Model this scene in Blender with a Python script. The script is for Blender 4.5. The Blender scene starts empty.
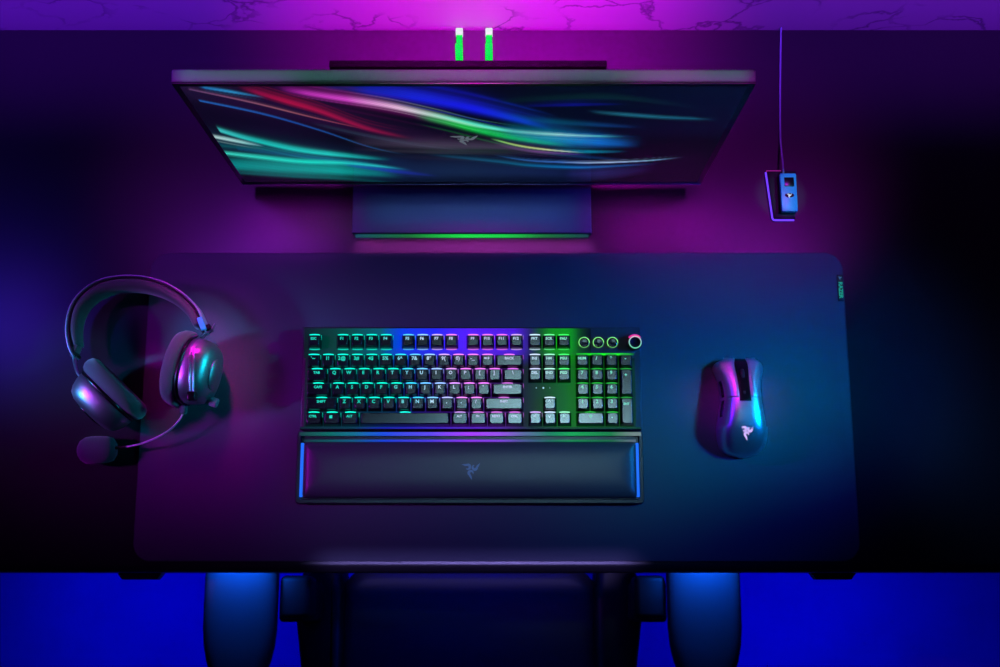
import bpy, bmesh, math, random
from mathutils import Vector, Matrix, noise
random.seed(7)
SC = bpy.context.scene
COL = SC.collection
R = math.radians
PI = math.pi
DZ = 0.75                      # height of the desk top above the floor

# ------------------------------------------------------------------ helpers
def lin(c):
    def f(v):
        v = v / 255.0
        return v / 12.92 if v <= 0.04045 else ((v + 0.055) / 1.055) ** 2.4
    return (f(c[0]), f(c[1]), f(c[2]))

def lerp(a, b, t):
    return tuple(a[i] + (b[i] - a[i]) * t for i in range(len(a)))

def ramp(stops, t):
    if t <= stops[0][0]: return stops[0][1]
    for (a, ca), (b, cb) in zip(stops, stops[1:]):
        if t <= b:
            return lerp(ca, cb, (t - a) / (b - a) if b > a else 0)
    return stops[-1][1]

def mat(name, rgb, rough=0.5, metal=0.0, spec=0.5, bump=None, coat=0.0, sheen=0.0):
    m = bpy.data.materials.new(name); m.use_nodes = True
    nt = m.node_tree; b = nt.nodes['Principled BSDF']
    b.inputs['Base Color'].default_value = (*lin(rgb), 1)
    b.inputs['Roughness'].default_value = rough
    b.inputs['Metallic'].default_value = metal
    b.inputs['Specular IOR Level'].default_value = spec
    b.inputs['Coat Weight'].default_value = coat
    b.inputs['Coat Roughness'].default_value = 0.25
    b.inputs['Sheen Weight'].default_value = sheen
    tc = nt.nodes.new('ShaderNodeTexCoord')
    n = nt.nodes.new('ShaderNodeTexNoise')
    n.inputs['Scale'].default_value = bump[0] if bump else 60
    n.inputs['Detail'].default_value = 4
    nt.links.new(tc.outputs['Object'], n.inputs['Vector'])
    bp = nt.nodes.new('ShaderNodeBump')
    bp.inputs['Strength'].default_value = bump[1] if bump else 0.03
    bp.inputs['Distance'].default_value = bump[2] if bump else 0.0005
    nt.links.new(n.outputs['Fac'], bp.inputs['Height'])
    nt.links.new(bp.outputs['Normal'], b.inputs['Normal'])
    return m

def emit(name, rgb, power, mode='fixed'):
    """light-giving material; mode 'object' takes the object's colour, 'attr' the mesh colour attribute 'glow'"""
    m = bpy.data.materials.new(name); m.use_nodes = True
    nt = m.node_tree; b = nt.nodes['Principled BSDF']
    b.inputs['Base Color'].default_value = (0.01, 0.01, 0.012, 1) if name != 'glow_bar' else (0.02, 0.02, 0.022, 1)
    b.inputs['Roughness'].default_value = 0.35
    b.inputs['Emission Color'].default_value = (*lin(rgb), 1)
    b.inputs['Emission Strength'].default_value = power
    b.inputs['Specular IOR Level'].default_value = 0.25 if mode != 'attr' else 0.12
    if mode == 'object':
        n = nt.nodes.new('ShaderNodeObjectInfo'); nt.links.new(n.outputs['Color'], b.inputs['Emission Color'])
    elif mode == 'attr':
        n = nt.nodes.new('ShaderNodeAttribute'); n.attribute_name = 'glow'
        nt.links.new(n.outputs['Color'], b.inputs['Emission Color'])
    return m

def link(name, me, m, parent=None, smooth=True):
    o = bpy.data.objects.new(name, me); COL.objects.link(o)
    if m is not None:
        if len(me.materials) == 0: me.materials.append(m)
    if smooth:
        me.polygons.foreach_set('use_smooth', [True] * len(me.polygons))
    if parent is not None:
        o.parent = parent
        if parent.get('_abs') is not None:
            o.matrix_parent_inverse = Matrix.Translation(-Vector(parent['_abs']))
    return o

def mesh(name, vs, fs):
    me = bpy.data.meshes.new(name); me.from_pydata([tuple(v) for v in vs], [], fs); me.update()
    bm = bmesh.new(); bm.from_mesh(me); bmesh.ops.recalc_face_normals(bm, faces=bm.faces); bm.to_mesh(me); bm.free()
    return me

def sharp(o, ang=35):
    me = o.data
    bm = bmesh.new(); bm.from_mesh(me)
    for e in bm.edges:
        if len(e.link_faces) == 2 and e.calc_face_angle(0) > R(ang): e.smooth = False
    bm.to_mesh(me); bm.free()
    return o

def thing(name, label, cat, loc=(0, 0, 0), group=None):
    o = bpy.data.objects.new(name, None); COL.objects.link(o)
    o.empty_display_size = 0.05
    o.location = loc; o['label'] = label; o['category'] = cat
    o['_abs'] = tuple(loc)
    if group: o['group'] = group
    return o

def tag(o, label, cat, group=None):
    o['label'] = label; o['category'] = cat
    if group: o['group'] = group
    return o

def box(x0, x1, y0, y1, z0, z1, bev=0.002, seg=3):
    bm = bmesh.new(); bmesh.ops.create_cube(bm, size=1)
    for v in bm.verts:
        v.co = Vector((x0 + (v.co.x + .5) * (x1 - x0), y0 + (v.co.y + .5) * (y1 - y0), z0 + (v.co.z + .5) * (z1 - z0)))
    if bev > 0:
        bmesh.ops.bevel(bm, geom=list(bm.edges), offset=bev, segments=seg, affect='EDGES', profile=0.5)
    me = bpy.data.meshes.new('box'); bm.to_mesh(me); bm.free(); return me

def rrect(hx, hy, r, n=6, cx=0, cy=0):
    pts = []
    r = min(r, hx, hy)
    for qx, qy, a0 in ((1, 1, 0), (-1, 1, 90), (-1, -1, 180), (1, -1, 270)):
        for k in range(n + 1):
            a = R(a0 + 90 * k / n)
            pts.append((cx + qx * (hx - r) + r * math.cos(a), cy + qy * (hy - r) + r * math.sin(a)))
    return pts

def loft(rings, cap0=True, cap1=True, close=True):
    n = len(rings[0]); vs = [p for r in rings for p in r]; fs = []
    for i in range(len(rings) - 1):
        for k in range(n if close else n - 1):
            a = i * n + k; b = i * n + (k + 1) % n
            fs.append((a, b, b + n, a + n))
    if cap0: fs.append(tuple(range(n))[::-1])
    if cap1: fs.append(tuple((len(rings) - 1) * n + k for k in range(n)))
    return mesh('loft', vs, fs)

def prism(pts, z0, z1, bev=0.0, seg=2):
    """a plan outline given thickness, with an optional rounded top edge"""
    bm = bmesh.new()
    f = bm.faces.new([bm.verts.new((x, y, z0)) for x, y in pts])
    r = bmesh.ops.extrude_face_region(bm, geom=[f])
    for g in r['geom']:
        if isinstance(g, bmesh.types.BMVert): g.co.z = z1
    bmesh.ops.recalc_face_normals(bm, faces=bm.faces)
    if bev > 0:
        es = [e for e in bm.edges if all(abs(v.co.z - z1) < 1e-7 for v in e.verts)]
        bmesh.ops.bevel(bm, geom=es, offset=bev, segments=seg, affect='EDGES', profile=0.5)
    me = bpy.data.meshes.new('prism'); bm.to_mesh(me); bm.free(); return me

def smooth_path(pts, sub=8, closed=False):
    pts = [Vector(p) for p in pts]; n = len(pts); out = []
    rng = range(n) if closed else range(n - 1)
    for i in rng:
        g = (lambda k: pts[k % n]) if closed else (lambda k: pts[min(max(k, 0), n - 1)])
        p0, p1, p2, p3 = g(i - 1), g(i), g(i + 1), g(i + 2)
        for s in range(sub):
            t = s / sub
            out.append(0.5 * ((2 * p1) + (p2 - p0) * t + (2 * p0 - 5 * p1 + 4 * p2 - p3) * t * t + (3 * p1 - p0 - 3 * p2 + p3) * t ** 3))
    if not closed: out.append(pts[-1])
    return out

def sweep(path, prof, up=Vector((0, 0, 1)), closed=False, scale=None):
    """carry a profile [(side, up)] along a path; side is horizontal normal"""
    n = len(path); rings = []
    for i, p in enumerate(path):
        a = path[(i - 1) % n] if (closed or i > 0) else path[i]
        b = path[(i + 1) % n] if (closed or i < n - 1) else path[i]
        t = (b - a).normalized(); s = t.cross(up)
        if s.length < 1e-5: s = Vector((1, 0, 0))
        s.normalize(); u = s.cross(t).normalized()
        k = scale(i / max(1, n - 1)) if scale else (1, 1)
        rings.append([p + s * (q[0] * k[0]) + u * (q[1] * k[1]) for q in prof])
    if closed:
        rings.append(rings[0]); return loft(rings, False, False)
    return loft(rings)

def circ(r, n=10, ry=None):
    ry = ry or r
    return [(r * math.cos(2 * PI * k / n), ry * math.sin(2 * PI * k / n)) for k in range(n)]

def tube(pts, r, n=10, sub=8, up=Vector((0, 0, 1))):
    return sweep(smooth_path(pts, sub), circ(r, n), up)

def frame_map(me, o, ax, ay, az):
    M = Matrix((ax, ay, az)).transposed().to_4x4(); M.translation = Vector(o)
    me.transform(M)
    if M.determinant() < 0: me.flip_normals()
    return me

def lathe(prof, n=32, cx=0, cy=0, cz=0):
    rings = [[(cx + r * math.cos(2 * PI * k / n), cy + r * math.sin(2 * PI * k / n), cz + z) for k in range(n)] for r, z in prof]
    return loft(rings)

def color_attr(me, fn):
    at = me.color_attributes.new('glow', 'FLOAT_COLOR', 'POINT')
    for i, v in enumerate(me.vertices):
        c = fn(v.co); at.data[i].color = (c[0], c[1], c[2], 1)

def strip(x0, x1, y0, y1, z0, z1, fn, nx=90, ny=1):
    """thin diffuser bar whose light changes colour along x"""
    vs, fs = [], []
    W = nx + 1
    for z in (z0, z1):
        for j in range(ny + 1):
            for i in range(W):
                vs.append((x0 + (x1 - x0) * i / nx, y0 + (y1 - y0) * j / ny, z))
    L = W * (ny + 1)
    for j in range(ny):
        for i in range(nx):
            a = j * W + i
            fs.append((a, a + W, a + W + 1, a + 1)); fs.append((L + a, L + a + 1, L + a + W + 1, L + a + W))
    for i in range(nx):
        fs.append((i, i + 1, L + i + 1, L + i)); b = ny * W + i; fs.append((b + 1, b, L + b, L + b + 1))
    for j in range(ny):
        a = j * W; fs.append((a + W, a, L + a, L + a + W)); b = a + nx; fs.append((b, b + W, L + b + W, L + b))
    me = mesh('strip', vs, fs); color_attr(me, fn); return me

# the three-armed entwined emblem on the gear
def emblem(size, z0, z1, cx=0, cy=0, turn=16):
    arm = [(0.10, -0.07), (0.22, -0.24), (0.42, -0.30), (0.60, -0.22), (0.74, -0.02), (0.90, 0.14), (1.05, 0.36),
           (0.84, 0.27), (0.66, 0.20), (0.52, 0.05), (0.40, -0.03), (0.30, 0.06), (0.30, 0.20), (0.44, 0.30), (0.30, 0.36), (0.14, 0.24), (0.06, 0.08)]
    vs, fs = [], []
    for k in range(3):
        a = R(turn + 120 * k); c, s = math.cos(a), math.sin(a); n = len(arm)
        pts = [((x * c - y * s) * size + cx, (x * s + y * c) * size + cy) for x, y in arm]
        b = len(vs)
        vs += [(x, y, z0) for x, y in pts] + [(x, y, z1) for x, y in pts]
        fs.append(tuple(b + i for i in range(n))[::-1]); fs.append(tuple(b + n + i for i in range(n)))
        for i in range(n):
            j = (i + 1) % n; fs.append((b + i, b + j, b + n + j, b + n + i))
    return mesh('emblem', vs, fs)

_txt = {}
def text_mesh(s, size, depth=0.00008, bold=0.0):
    k = (s, size)
    if k in _txt: return _txt[k]
    cu = bpy.data.curves.new('text', 'FONT'); cu.body = s; cu.size = size
    cu.align_x = 'CENTER'; cu.align_y = 'CENTER'; cu.extrude = depth; cu.offset = bold; cu.resolution_u = 2
    o = bpy.data.objects.new('text', cu); COL.objects.link(o)
    bpy.context.view_layer.update()
    me = bpy.data.meshes.new_from_object(o.evaluated_get(bpy.context.evaluated_depsgraph_get()))
    bpy.data.objects.remove(o); _txt[k] = me
    return me

# ------------------------------------------------------------------ materials
M_desk = mat('black_desk_laminate', (36, 34, 38), 0.30, spec=0.4, bump=(300, 0.05, 0.0003))
M_edge = mat('desk_edge_band', (70, 68, 76), 0.3, spec=0.6)
M_steel = mat('black_powder_coated_steel', (22, 22, 24), 0.5, spec=0.4)
M_pad = mat('woven_mat_cloth', (86, 90, 98), 0.85, spec=0.15, bump=(1800, 0.25, 0.0002), sheen=0.1)
M_stitch = mat('mat_stitching', (80, 80, 88), 0.8, spec=0.2)
M_tag = mat('rubber_tag', (26, 30, 34), 0.6)
M_body = mat('keyboard_aluminium', (58, 62, 66), 0.38, metal=0.5, spec=0.5)
M_plate = mat('keyboard_plate', (60, 60, 62), 0.45, spec=0.5)
M_key = mat('black_keycap_plastic', (24, 27, 30), 0.23, spec=0.8, bump=(400, 0.0, 0.0001))
M_leather = mat('dark_leatherette', (72, 76, 80), 0.40, spec=0.5, bump=(500, 0.12, 0.0004))
M_mouse = mat('mouse_soft_coat', (225, 225, 232), 0.36, metal=0.9, spec=0.75)
M_black = mat('gloss_black_plastic', (12, 12, 14), 0.25, spec=0.5)
M_matt = mat('matt_black_plastic', (20, 20, 22), 0.55, spec=0.4)
M_head = mat('headset_satin_plastic', (150, 150, 160), 0.40, metal=0.9, spec=0.75)
M_cush = mat('breathable_cushion_fabric', (78, 74, 84), 0.75, spec=0.25, bump=(900, 0.2, 0.0004), sheen=0.4)
M_wire = mat('brushed_metal_wire', (190, 190, 205), 0.28, metal=1.0)
M_foam = mat('microphone_foam', (84, 80, 98), 0.9, spec=0.1, bump=(700, 0.5, 0.001), sheen=0.4)
M_mon = mat('monitor_casing', (92, 92, 100), 0.75, metal=0.0, spec=0.12)
M_bez = mat('monitor_bezel', (14, 14, 16), 0.3, spec=0.5)
M_stand = mat('brushed_stand_metal', (92, 104, 124), 0.5, metal=0.5, bump=(200, 0.05, 0.0002))
M_up = mat('black_anodised_upright', (8, 8, 10), 0.8, spec=0.08)
M_blue = mat('receiver_plastic', (60, 200, 235), 0.35, spec=0.6)
M_cord = mat('braided_cord', (130, 190, 180), 0.6, bump=(2500, 0.3, 0.0003))
M_arm = mat('armrest_rubber', (70, 72, 80), 0.4, spec=0.5, bump=(400, 0.06, 0.0003))
M_seat = mat('seat_leatherette', (40, 40, 48), 0.45, spec=0.4, bump=(400, 0.1, 0.0004))
M_seat2 = mat('seat_side_leatherette', (8, 8, 10), 0.5, spec=0.4, bump=(400, 0.1, 0.0004))
M_chrome = mat('chair_metal', (40, 40, 44), 0.3, metal=0.8)
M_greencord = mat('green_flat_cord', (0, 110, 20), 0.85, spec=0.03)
# glow added so green cords and white plug ends keep their colour under magenta
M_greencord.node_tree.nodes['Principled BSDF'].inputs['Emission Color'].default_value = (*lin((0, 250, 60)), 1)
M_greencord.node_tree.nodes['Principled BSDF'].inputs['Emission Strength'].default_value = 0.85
M_plug = emit('plug_end_added_glow', (225, 255, 235), 0.85)

E_key = emit('key_backlight', (255, 255, 255), 1.5, 'object')
E_leg = emit('key_legend_backlight', (255, 255, 255), 1.0, 'object')
E_bar = emit('glow_bar', (255, 255, 255), 1.0, 'attr')
E_screen = emit('screen_picture', (255, 255, 255), 1.0, 'attr')
E_screen.node_tree.nodes['Principled BSDF'].inputs['Roughness'].default_value = 0.12
E_screen.node_tree.nodes['Principled BSDF'].inputs['Specular IOR Level'].default_value = 0.35
E_logo = emit('mouse_emblem_light', (205, 180, 255), 1.1)
E_tag = emit('tag_print', (40, 220, 180), 0.5)
E_tag2 = emit('tag_mark', (90, 160, 200), 0.5)
E_dock = emit('dock_light', (110, 60, 255), 1.3)
E_dock2 = emit('dock_pink_light', (190, 40, 170), 0.8)
E_white = emit('status_light', (215, 235, 255), 1.0)
E_ring = emit('button_ring_light', (255, 255, 255), 1.0, 'attr')
E_side = emit('rest_side_light', (30, 110, 255), 1.0)
M_deb = mat('pressed_emblem', (120, 150, 175), 0.4, spec=0.6)

# plaster with dark hairline cracks
def wall_material():
    m = mat('cracked_plaster', (170, 165, 175), 0.75, spec=0.25)
    nt = m.node_tree; b = nt.nodes['Principled BSDF']
    tc = nt.nodes.new('ShaderNodeTexCoord')
    n1 = nt.nodes.new('ShaderNodeTexNoise'); n1.inputs['Scale'].default_value = 7; n1.inputs['Detail'].default_value = 6
    mix = nt.nodes.new('ShaderNodeMix'); mix.data_type = 'VECTOR'; mix.inputs['Factor'].default_value = 0.16
    nt.links.new(tc.outputs['Object'], n1.inputs['Vector'])
    nt.links.new(tc.outputs['Object'], mix.inputs[4]); nt.links.new(n1.outputs['Color'], mix.inputs[5])
    v = nt.nodes.new('ShaderNodeTexVoronoi'); v.feature = 'DISTANCE_TO_EDGE'; v.inputs['Scale'].default_value = 13
    nt.links.new(mix.outputs[1], v.inputs['Vector'])
    r = nt.nodes.new('ShaderNodeValToRGB'); r.color_ramp.elements[0].position = 0.0; r.color_ramp.elements[1].position = 0.035
    nt.links.new(v.outputs['Distance'], r.inputs['Fac'])
    n2 = nt.nodes.new('ShaderNodeTexNoise'); n2.inputs['Scale'].default_value = 9; n2.inputs['Detail'].default_value = 3
    nt.links.new(tc.outputs['Object'], n2.inputs['Vector'])
    r2 = nt.nodes.new('ShaderNodeValToRGB'); r2.color_ramp.elements[0].position = 0.40; r2.color_ramp.elements[1].position = 0.56
    nt.links.new(n2.outputs['Fac'], r2.inputs['Fac'])
    mx = nt.nodes.new('ShaderNodeMath'); mx.operation = 'MAXIMUM'
    nt.links.new(r.outputs['Color'], mx.inputs[0]); nt.links.new(r2.outputs['Color'], mx.inputs[1])
    c = nt.nodes.new('ShaderNodeMix'); c.data_type = 'RGBA'
    c.inputs[6].default_value = (*lin((112, 106, 124)), 1); c.inputs[7].default_value = (*lin((178, 172, 182)), 1)
    nt.links.new(mx.outputs[0], c.inputs['Factor']); nt.links.new(c.outputs[2], b.inputs['Base Color'])
    return m
def floor_material():
    m = mat('smooth_concrete', (190, 190, 196), 0.65, spec=0.3)
    nt = m.node_tree; b = nt.nodes['Principled BSDF']
    tc = nt.nodes.new('ShaderNodeTexCoord')
    n = nt.nodes.new('ShaderNodeTexNoise'); n.inputs['Scale'].default_value = 3; n.inputs['Detail'].default_value = 5
    nt.links.new(tc.outputs['Object'], n.inputs['Vector'])
    r = nt.nodes.new('ShaderNodeValToRGB')
    r.color_ramp.elements[0].position = 0.3; r.color_ramp.elements[0].color = (*lin((172, 172, 180)), 1)
    r.color_ramp.elements[1].position = 0.75; r.color_ramp.elements[1].color = (*lin((205, 205, 210)), 1)
    nt.links.new(n.outputs['Fac'], r.inputs['Fac']); nt.links.new(r.outputs['Color'], b.inputs['Base Color'])
    return m

# ------------------------------------------------------------------ room
WY = 0.808
def struct(name, me, m):
    o = link(name, me, m, smooth=False); o['kind'] = 'structure'; return o
struct('floor', box(-2.2, 2.2, -1.8, WY + .1, -0.05, 0, 0), floor_material())
struct('wall_back', box(-2.2, 2.2, WY, WY + 0.1, 0, 2.9, 0), wall_material())

# ------------------------------------------------------------------ desk
desk = thing('desk', 'wide black rectangular desk pushed against the cracked plaster wall', 'desk', (0, 0.42, 0))
def desktop():
    bm = bmesh.new(); bmesh.ops.create_cube(bm, size=1)
    x0, x1, y0, y1, z0, z1 = -1.0, 1.0, 0.0505, 0.802, DZ - 0.025, DZ
    for v in bm.verts:
        v.co = Vector((x0 + (v.co.x + .5) * (x1 - x0), y0 + (v.co.y + .5) * (y1 - y0), z0 + (v.co.z + .5) * (z1 - z0)))
    es = [e for e in bm.edges if all(abs(v.co.y - y0) < 1e-6 and abs(v.co.z - z1) < 1e-6 for v in e.verts)]
    bmesh.ops.bevel(bm, geom=es, offset=0.011, segments=6, affect='EDGES', profile=0.5)
    me = bpy.data.meshes.new('desktop'); bm.to_mesh(me); bm.free(); return me
sharp(link('desktop', desktop(), M_desk, desk), 40)
for sx in (-0.468, 0.4335):
    br = [(-0.030, 0.0600), (-0.030, 0.0515), (-0.023, 0.0425), (0.023, 0.0425), (0.030, 0.0515), (0.030, 0.0600)]
    sharp(link('bracket', prism([(sx + x, y) for x, y in br], DZ - 0.041, DZ - 0.0255, 0.001), M_steel, desk))
for sx in (-0.86, 0.86):
    sharp(link('leg', box(sx - .03, sx + .03, 0.38, 0.46, 0.028, DZ - 0.0255, 0.004), M_steel, desk))
    sharp(link('foot', box(sx - .035, sx + .035, 0.16, 0.76, 0.001, 0.028, 0.006), M_steel, desk))
sharp(link('crossbar', box(-0.83, 0.83, 0.40, 0.44, DZ - 0.09, DZ - 0.035, 0.003), M_steel, desk))

# ------------------------------------------------------------------ desk mat
T0 = DZ
def matpts(grow=0):
    return rrect(0.4662 + grow, 0.2052 + grow, 0.024 + grow, 8, -0.0045, 0.2695)
padr = thing('desk_mat', 'large dark cloth mouse mat with rounded corners under keyboard and mouse', 'desk mat', (-0.0045, 0.27, T0))
sharp(link('cloth', prism(matpts(), T0 + 0.0002, T0 + 0.0030, 0.0006), M_pad, padr), 50)
loop = [Vector((x, y, T0 + 0.0026)) for x, y in matpts(-0.0006)]
link('stitched_edge', sweep(loop, circ(0.0007, 6), closed=True), M_stitch, padr)
tg = link('brand_tag', prism(rrect(0.0042, 0.0185, 0.001, 3, 0.4568, 0.4255), T0 + 0.0030, T0 + 0.0040, 0.0002), M_tag, padr)
tg.name = 'rubber_tag'
tx = link('tag_lettering', text_mesh('RAZER', 0.0075, bold=0.0002).copy(), E_tag, tg, False)
tx.location = (0.4568, 0.4225, T0 + 0.00415); tx.rotation_euler = (0, 0, -PI / 2)
tx.matrix_parent_inverse = Matrix.Identity(4)
link('tag_emblem', emblem(0.0030, T0 + 0.0040, T0 + 0.0043, 0.4568, 0.4395), E_tag2, tg, False)
PZ = T0 + 0.0031          # resting height on the mat

# ------------------------------------------------------------------ RGB colours along the keyboard
C = {k: lin(v) for k, v in dict(teal=(10, 235, 205), cyan=(40, 190, 235), blue=(20, 60, 255), violet=(120, 40, 255),
     pink=(225, 70, 225), grey=(150, 165, 200), green=(20, 225, 30), dgreen=(10, 150, 40)).items()}
def px2x(p): return (p - 500) / 1250 * 1.632
def rgb_caps(x, y=0.3):
    s = (0.345 - y) * 0.25
    return ramp([(px2x(385), C['teal']), (px2x(405), lin((60, 190, 250))), (px2x(428), lin((150, 190, 255))), (px2x(448), lin((235, 130, 240))),
                 (px2x(505), lin((225, 110, 240))), (px2x(520), lin((190, 170, 230))), (px2x(537), lin((190, 225, 235))), (px2x(552), lin((70, 235, 110))),
                 (px2x(575), lin((40, 240, 60))), (px2x(640), lin((60, 230, 90)))], x - s)
def rgb_leg(x, y=0.3):
    s = (0.345 - y) * 0.25
    return ramp([(px2x(370), lin((30, 225, 195))), (px2x(400), lin((130, 215, 240))), (px2x(425), lin((200, 225, 250))), (px2x(470), lin((195, 190, 235))),
                 (px2x(530), lin((190, 215, 240))), (px2x(560), lin((140, 235, 200))), (px2x(640), lin((110, 225, 205)))], x - s)
def rgb_plate(x, y):
    top = ramp([(px2x(305), lin((0, 25, 22))), (px2x(345), lin((0, 70, 62))), (px2x(380), lin((0, 90, 110))), (px2x(400), lin((0, 60, 230))),
                (px2x(435), lin((35, 35, 250))), (px2x(470), lin((85, 20, 250))), (px2x(515), lin((75, 15, 220))), (px2x(531), lin((30, 25, 90))),
                (px2x(541), lin((10, 80, 20))), (px2x(552), lin((8, 140, 8))), (px2x(570), lin((6, 150, 6))), (px2x(580), lin((2, 60, 5))), (px2x(589), (0, 0, 0))], x)
    low = ramp([(px2x(305), lin((0, 35, 34))), (px2x(385), lin((0, 50, 75))), (px2x(410), lin((5, 20, 110))), (px2x(440), lin((45, 5, 100))),
                (px2x(510), lin((55, 10, 90))), (px2x(525), lin((8, 12, 30))), (px2x(545), lin((4, 60, 12))), (px2x(570), lin((3, 100, 4))), (px2x(590), lin((2, 80, 3))),
                (px2x(625), lin((3, 60, 10))), (px2x(640), lin((2, 35, 16)))], x)
    return lerp(low, top, min(1, max(0, (y - 0.315) / 0.02)))

# ------------------------------------------------------------------ keyboard
KX0, KX1, KY0, KY1 = -0.2600, 0.1848, 0.2318, 0.3690
kb = thing('keyboard', 'full-size black mechanical keyboard glowing teal, violet and green', 'keyboard', ((KX0 + KX1) / 2, 0.30, PZ))
sharp(link('case', box(KX0, KX1, KY0, KY1, PZ, PZ + 0.0150, 0.0022), M_body, kb))
PT = PZ + 0.0150
sharp(link('top_plate', box(KX0 + .0015, KX1 - .0015, KY0 + .0012, KY1 - .0012, PT - 0.0005, PT + 0.0012, 0.0006), M_plate, kb))
KZ = PT + 0.0013
link('backlight', strip(-0.2575, 0.1195, 0.3262, 0.3662, KZ - 0.0001, KZ + 0.0004, lambda c: rgb_plate(c.x, c.y), 90, 3), E_bar, kb, False)
link('backlight', strip(-0.2545, 0.1765, 0.2350, 0.3260, KZ - 0.0001, KZ + 0.0004, lambda c: rgb_plate(c.x, c.y), 90, 8), E_bar, kb, False)
def fringe(c):
    return ramp([(px2x(578), lin((20, 190, 20))), (px2x(600), lin((20, 250, 20))), (px2x(622), lin((40, 235, 40))), (px2x(636), lin((5, 60, 20)))], c.x)
link('backlight', strip(0.1005, 0.176, 0.3302, 0.3325, KZ, KZ + 0.0012, fringe, 30, 1), E_bar, kb, False)
def lower_glow(c):
    return ramp([(px2x(300), lin((0, 40, 42))), (px2x(355), lin((0, 60, 75))), (px2x(385), lin((15, 25, 170))), (px2x(430), lin((50, 30, 190))), (px2x(480), lin((85, 15, 190))),
                 (px2x(510), lin((60, 20, 120))), (px2x(530), lin((20, 35, 50))), (px2x(570), lin((5, 60, 25))), (px2x(640), lin((8, 60, 40)))], c.x)
link('backlight', strip(-0.2585, 0.183, 0.2330, 0.2352, PT + 0.0011, PT + 0.0016, lower_glow, 90, 1), E_bar, kb, False)

U = 0.0189
X0 = -0.2520 - 0.0005
ROWY = [0.3472, 0.3208, 0.3018, 0.2828, 0.2638, 0.2446]
LIFT = 0.0022
_cap = {}
def cap_mesh(w, d):
    k = (round(w, 4), round(d, 4))
    if k in _cap: return _cap[k]
    hx, hy = w / 2, d / 2
    H = 0.0088
    prof = [(0, 0, 0, 0.0010), (0, 0, 0.0010, 0.0012), (0.0014, 0.0012, H * 0.62, 0.0016), (0.0023, 0.0020, H * 0.93, 0.0019), (0.0027, 0.0024, H, 0.0020), (0.0031, 0.0028, H + 0.0001, 0.0020)]
    rings = [[(x, y + 0.0004 * z / H, z) for x, y in rrect(hx - ix, hy - iy, r, 4)] for ix, iy, z, r in prof]
    me = loft(rings)
    me.polygons.foreach_set('use_smooth', [len(p.vertices) < 8 for p in me.polygons])
    bm = bmesh.new(); bm.from_mesh(me)
    for e in bm.edges:
        if any(len(f.verts) > 8 for f in e.link_faces): e.smooth = False
    bm.to_mesh(me); bm.free()
    _cap[k] = me; return me
_rim = {}
def rim_mesh(w):
    """the lit crescent that shows along the far edge of a keycap and turns its right corner"""
    k = round(w, 4)
    if k in _rim: return _rim[k]
    pts = []
    hw = min(w * 0.5, 0.0088)
    for i in range(13):
        t = -1 + 2 * i / 12
        pts.append(Vector((t * hw * 0.80, 0.00045 * (1 - t * t), 0)))
    me = sweep(pts, [(-0.00062, -0.0012), (0.00062, -0.0012), (0.00062, 0.0006), (-0.00062, 0.0006)], scale=lambda t: (0.35 + 0.65 * math.sin(PI * t) ** 0.5 if 0 < t < 1 else 0.35, 1))
    _rim[k] = me; return me
_side = {}
def corner_mesh():
    if 'a' in _side: return _side['a']
    pts = [Vector((0, 0, 0)), Vector((0.0002, -0.003, 0)), Vector((0.0001, -0.006, 0))]
    _side['a'] = sweep(smooth_path(pts, 3), circ(0.00033, 5), scale=lambda t: (1 - 0.6 * t, 1 - 0.6 * t)); return _side['a']

def key(u, row, w=1.0, legend='', name='keycap', drow=0, tall=1.0, lit=1.0, side=True, lsz=0.0062):
    cx = X0 + (u + w / 2) * U
    cy = ROWY[row] - (tall - 1) * 0.019 / 2
    o = link(name, cap_mesh(w * U - 0.0011, tall * 0.019 - 0.0012), M_key, kb, False)
    o.location = (cx, cy, KZ + LIFT)
    c = rgb_caps(cx, cy)
    o2 = link('glow_rim', rim_mesh(w * U - 0.0011), E_key, None, False)
    o2.parent = o; o2.location = (0, tall * 0.0095 - 0.0008, 0.0050); o2.color = (c[0] * lit, c[1] * lit, c[2] * lit, 1)
    if row == 0:
        o4 = link('glow_rim', rim_mesh(w * U - 0.0011), E_key, None, False)
        o4.parent = o; o4.location = (0, -0.0096, 0.0012); o4.rotation_euler = (0, 0, PI); o4.color = (c[0] * .5, c[1] * .5, c[2] * .5, 1)
    if side and lit > 0.5:
        o5 = link('glow_corner', corner_mesh(), E_key, None, False)
        o5.parent = o; o5.location = (w * U / 2 - 0.0007, 0.0082, 0.0042); o5.color = (c[0] * .6, c[1] * .6, c[2] * .6, 1)
    if legend:
        l = rgb_leg(cx, cy)
        o3 = link('legend', text_mesh(legend, lsz, bold=0.00015), E_leg, None, False)
        o3.parent = o; o3.location = (-0.0008 if w < 1.4 else 0, tall * 0.0095 - 0.0066 + (0.0 if tall == 1 else -0.003), 0.0091); o3.color = (l[0], l[1], l[2], 1)
    return o

S3 = 0.0046
key(0, 0, 1, 'ESC', 'escape_key', lsz=S3)
for k in range(4): key(1.97 + k, 0, 1, 'F%d' % (k + 1), lsz=0.0054)
for k in range(4): key(6.5 + k, 0, 1, 'F%d' % (k + 5), lsz=0.0054)
for k in range(4): key(11.0 + k, 0, 1, 'F%d' % (k + 9), lsz=0.005)
for k, s in enumerate(('PRT', 'SCR', 'PAU')): key(15.28 + k, 0, 1, s, lsz=S3, side=False)
for k, s in enumerate(('`~', '1!', '2@', '3#', '4$', '5%', '6^', '7&', '8*', '9(', '0)', '-_', '=+')): key(k, 1, 1, s, lsz=0.0066)
key(13, 1, 2, 'BACK', 'backspace_key', lsz=S3)
for k, s in enumerate(('INS', 'HM', 'PGU')): key(15.28 + k, 1, 1, s, lsz=S3, side=False)
key(0, 2, 1.5, 'TAB', 'tab_key', lsz=S3)
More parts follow.
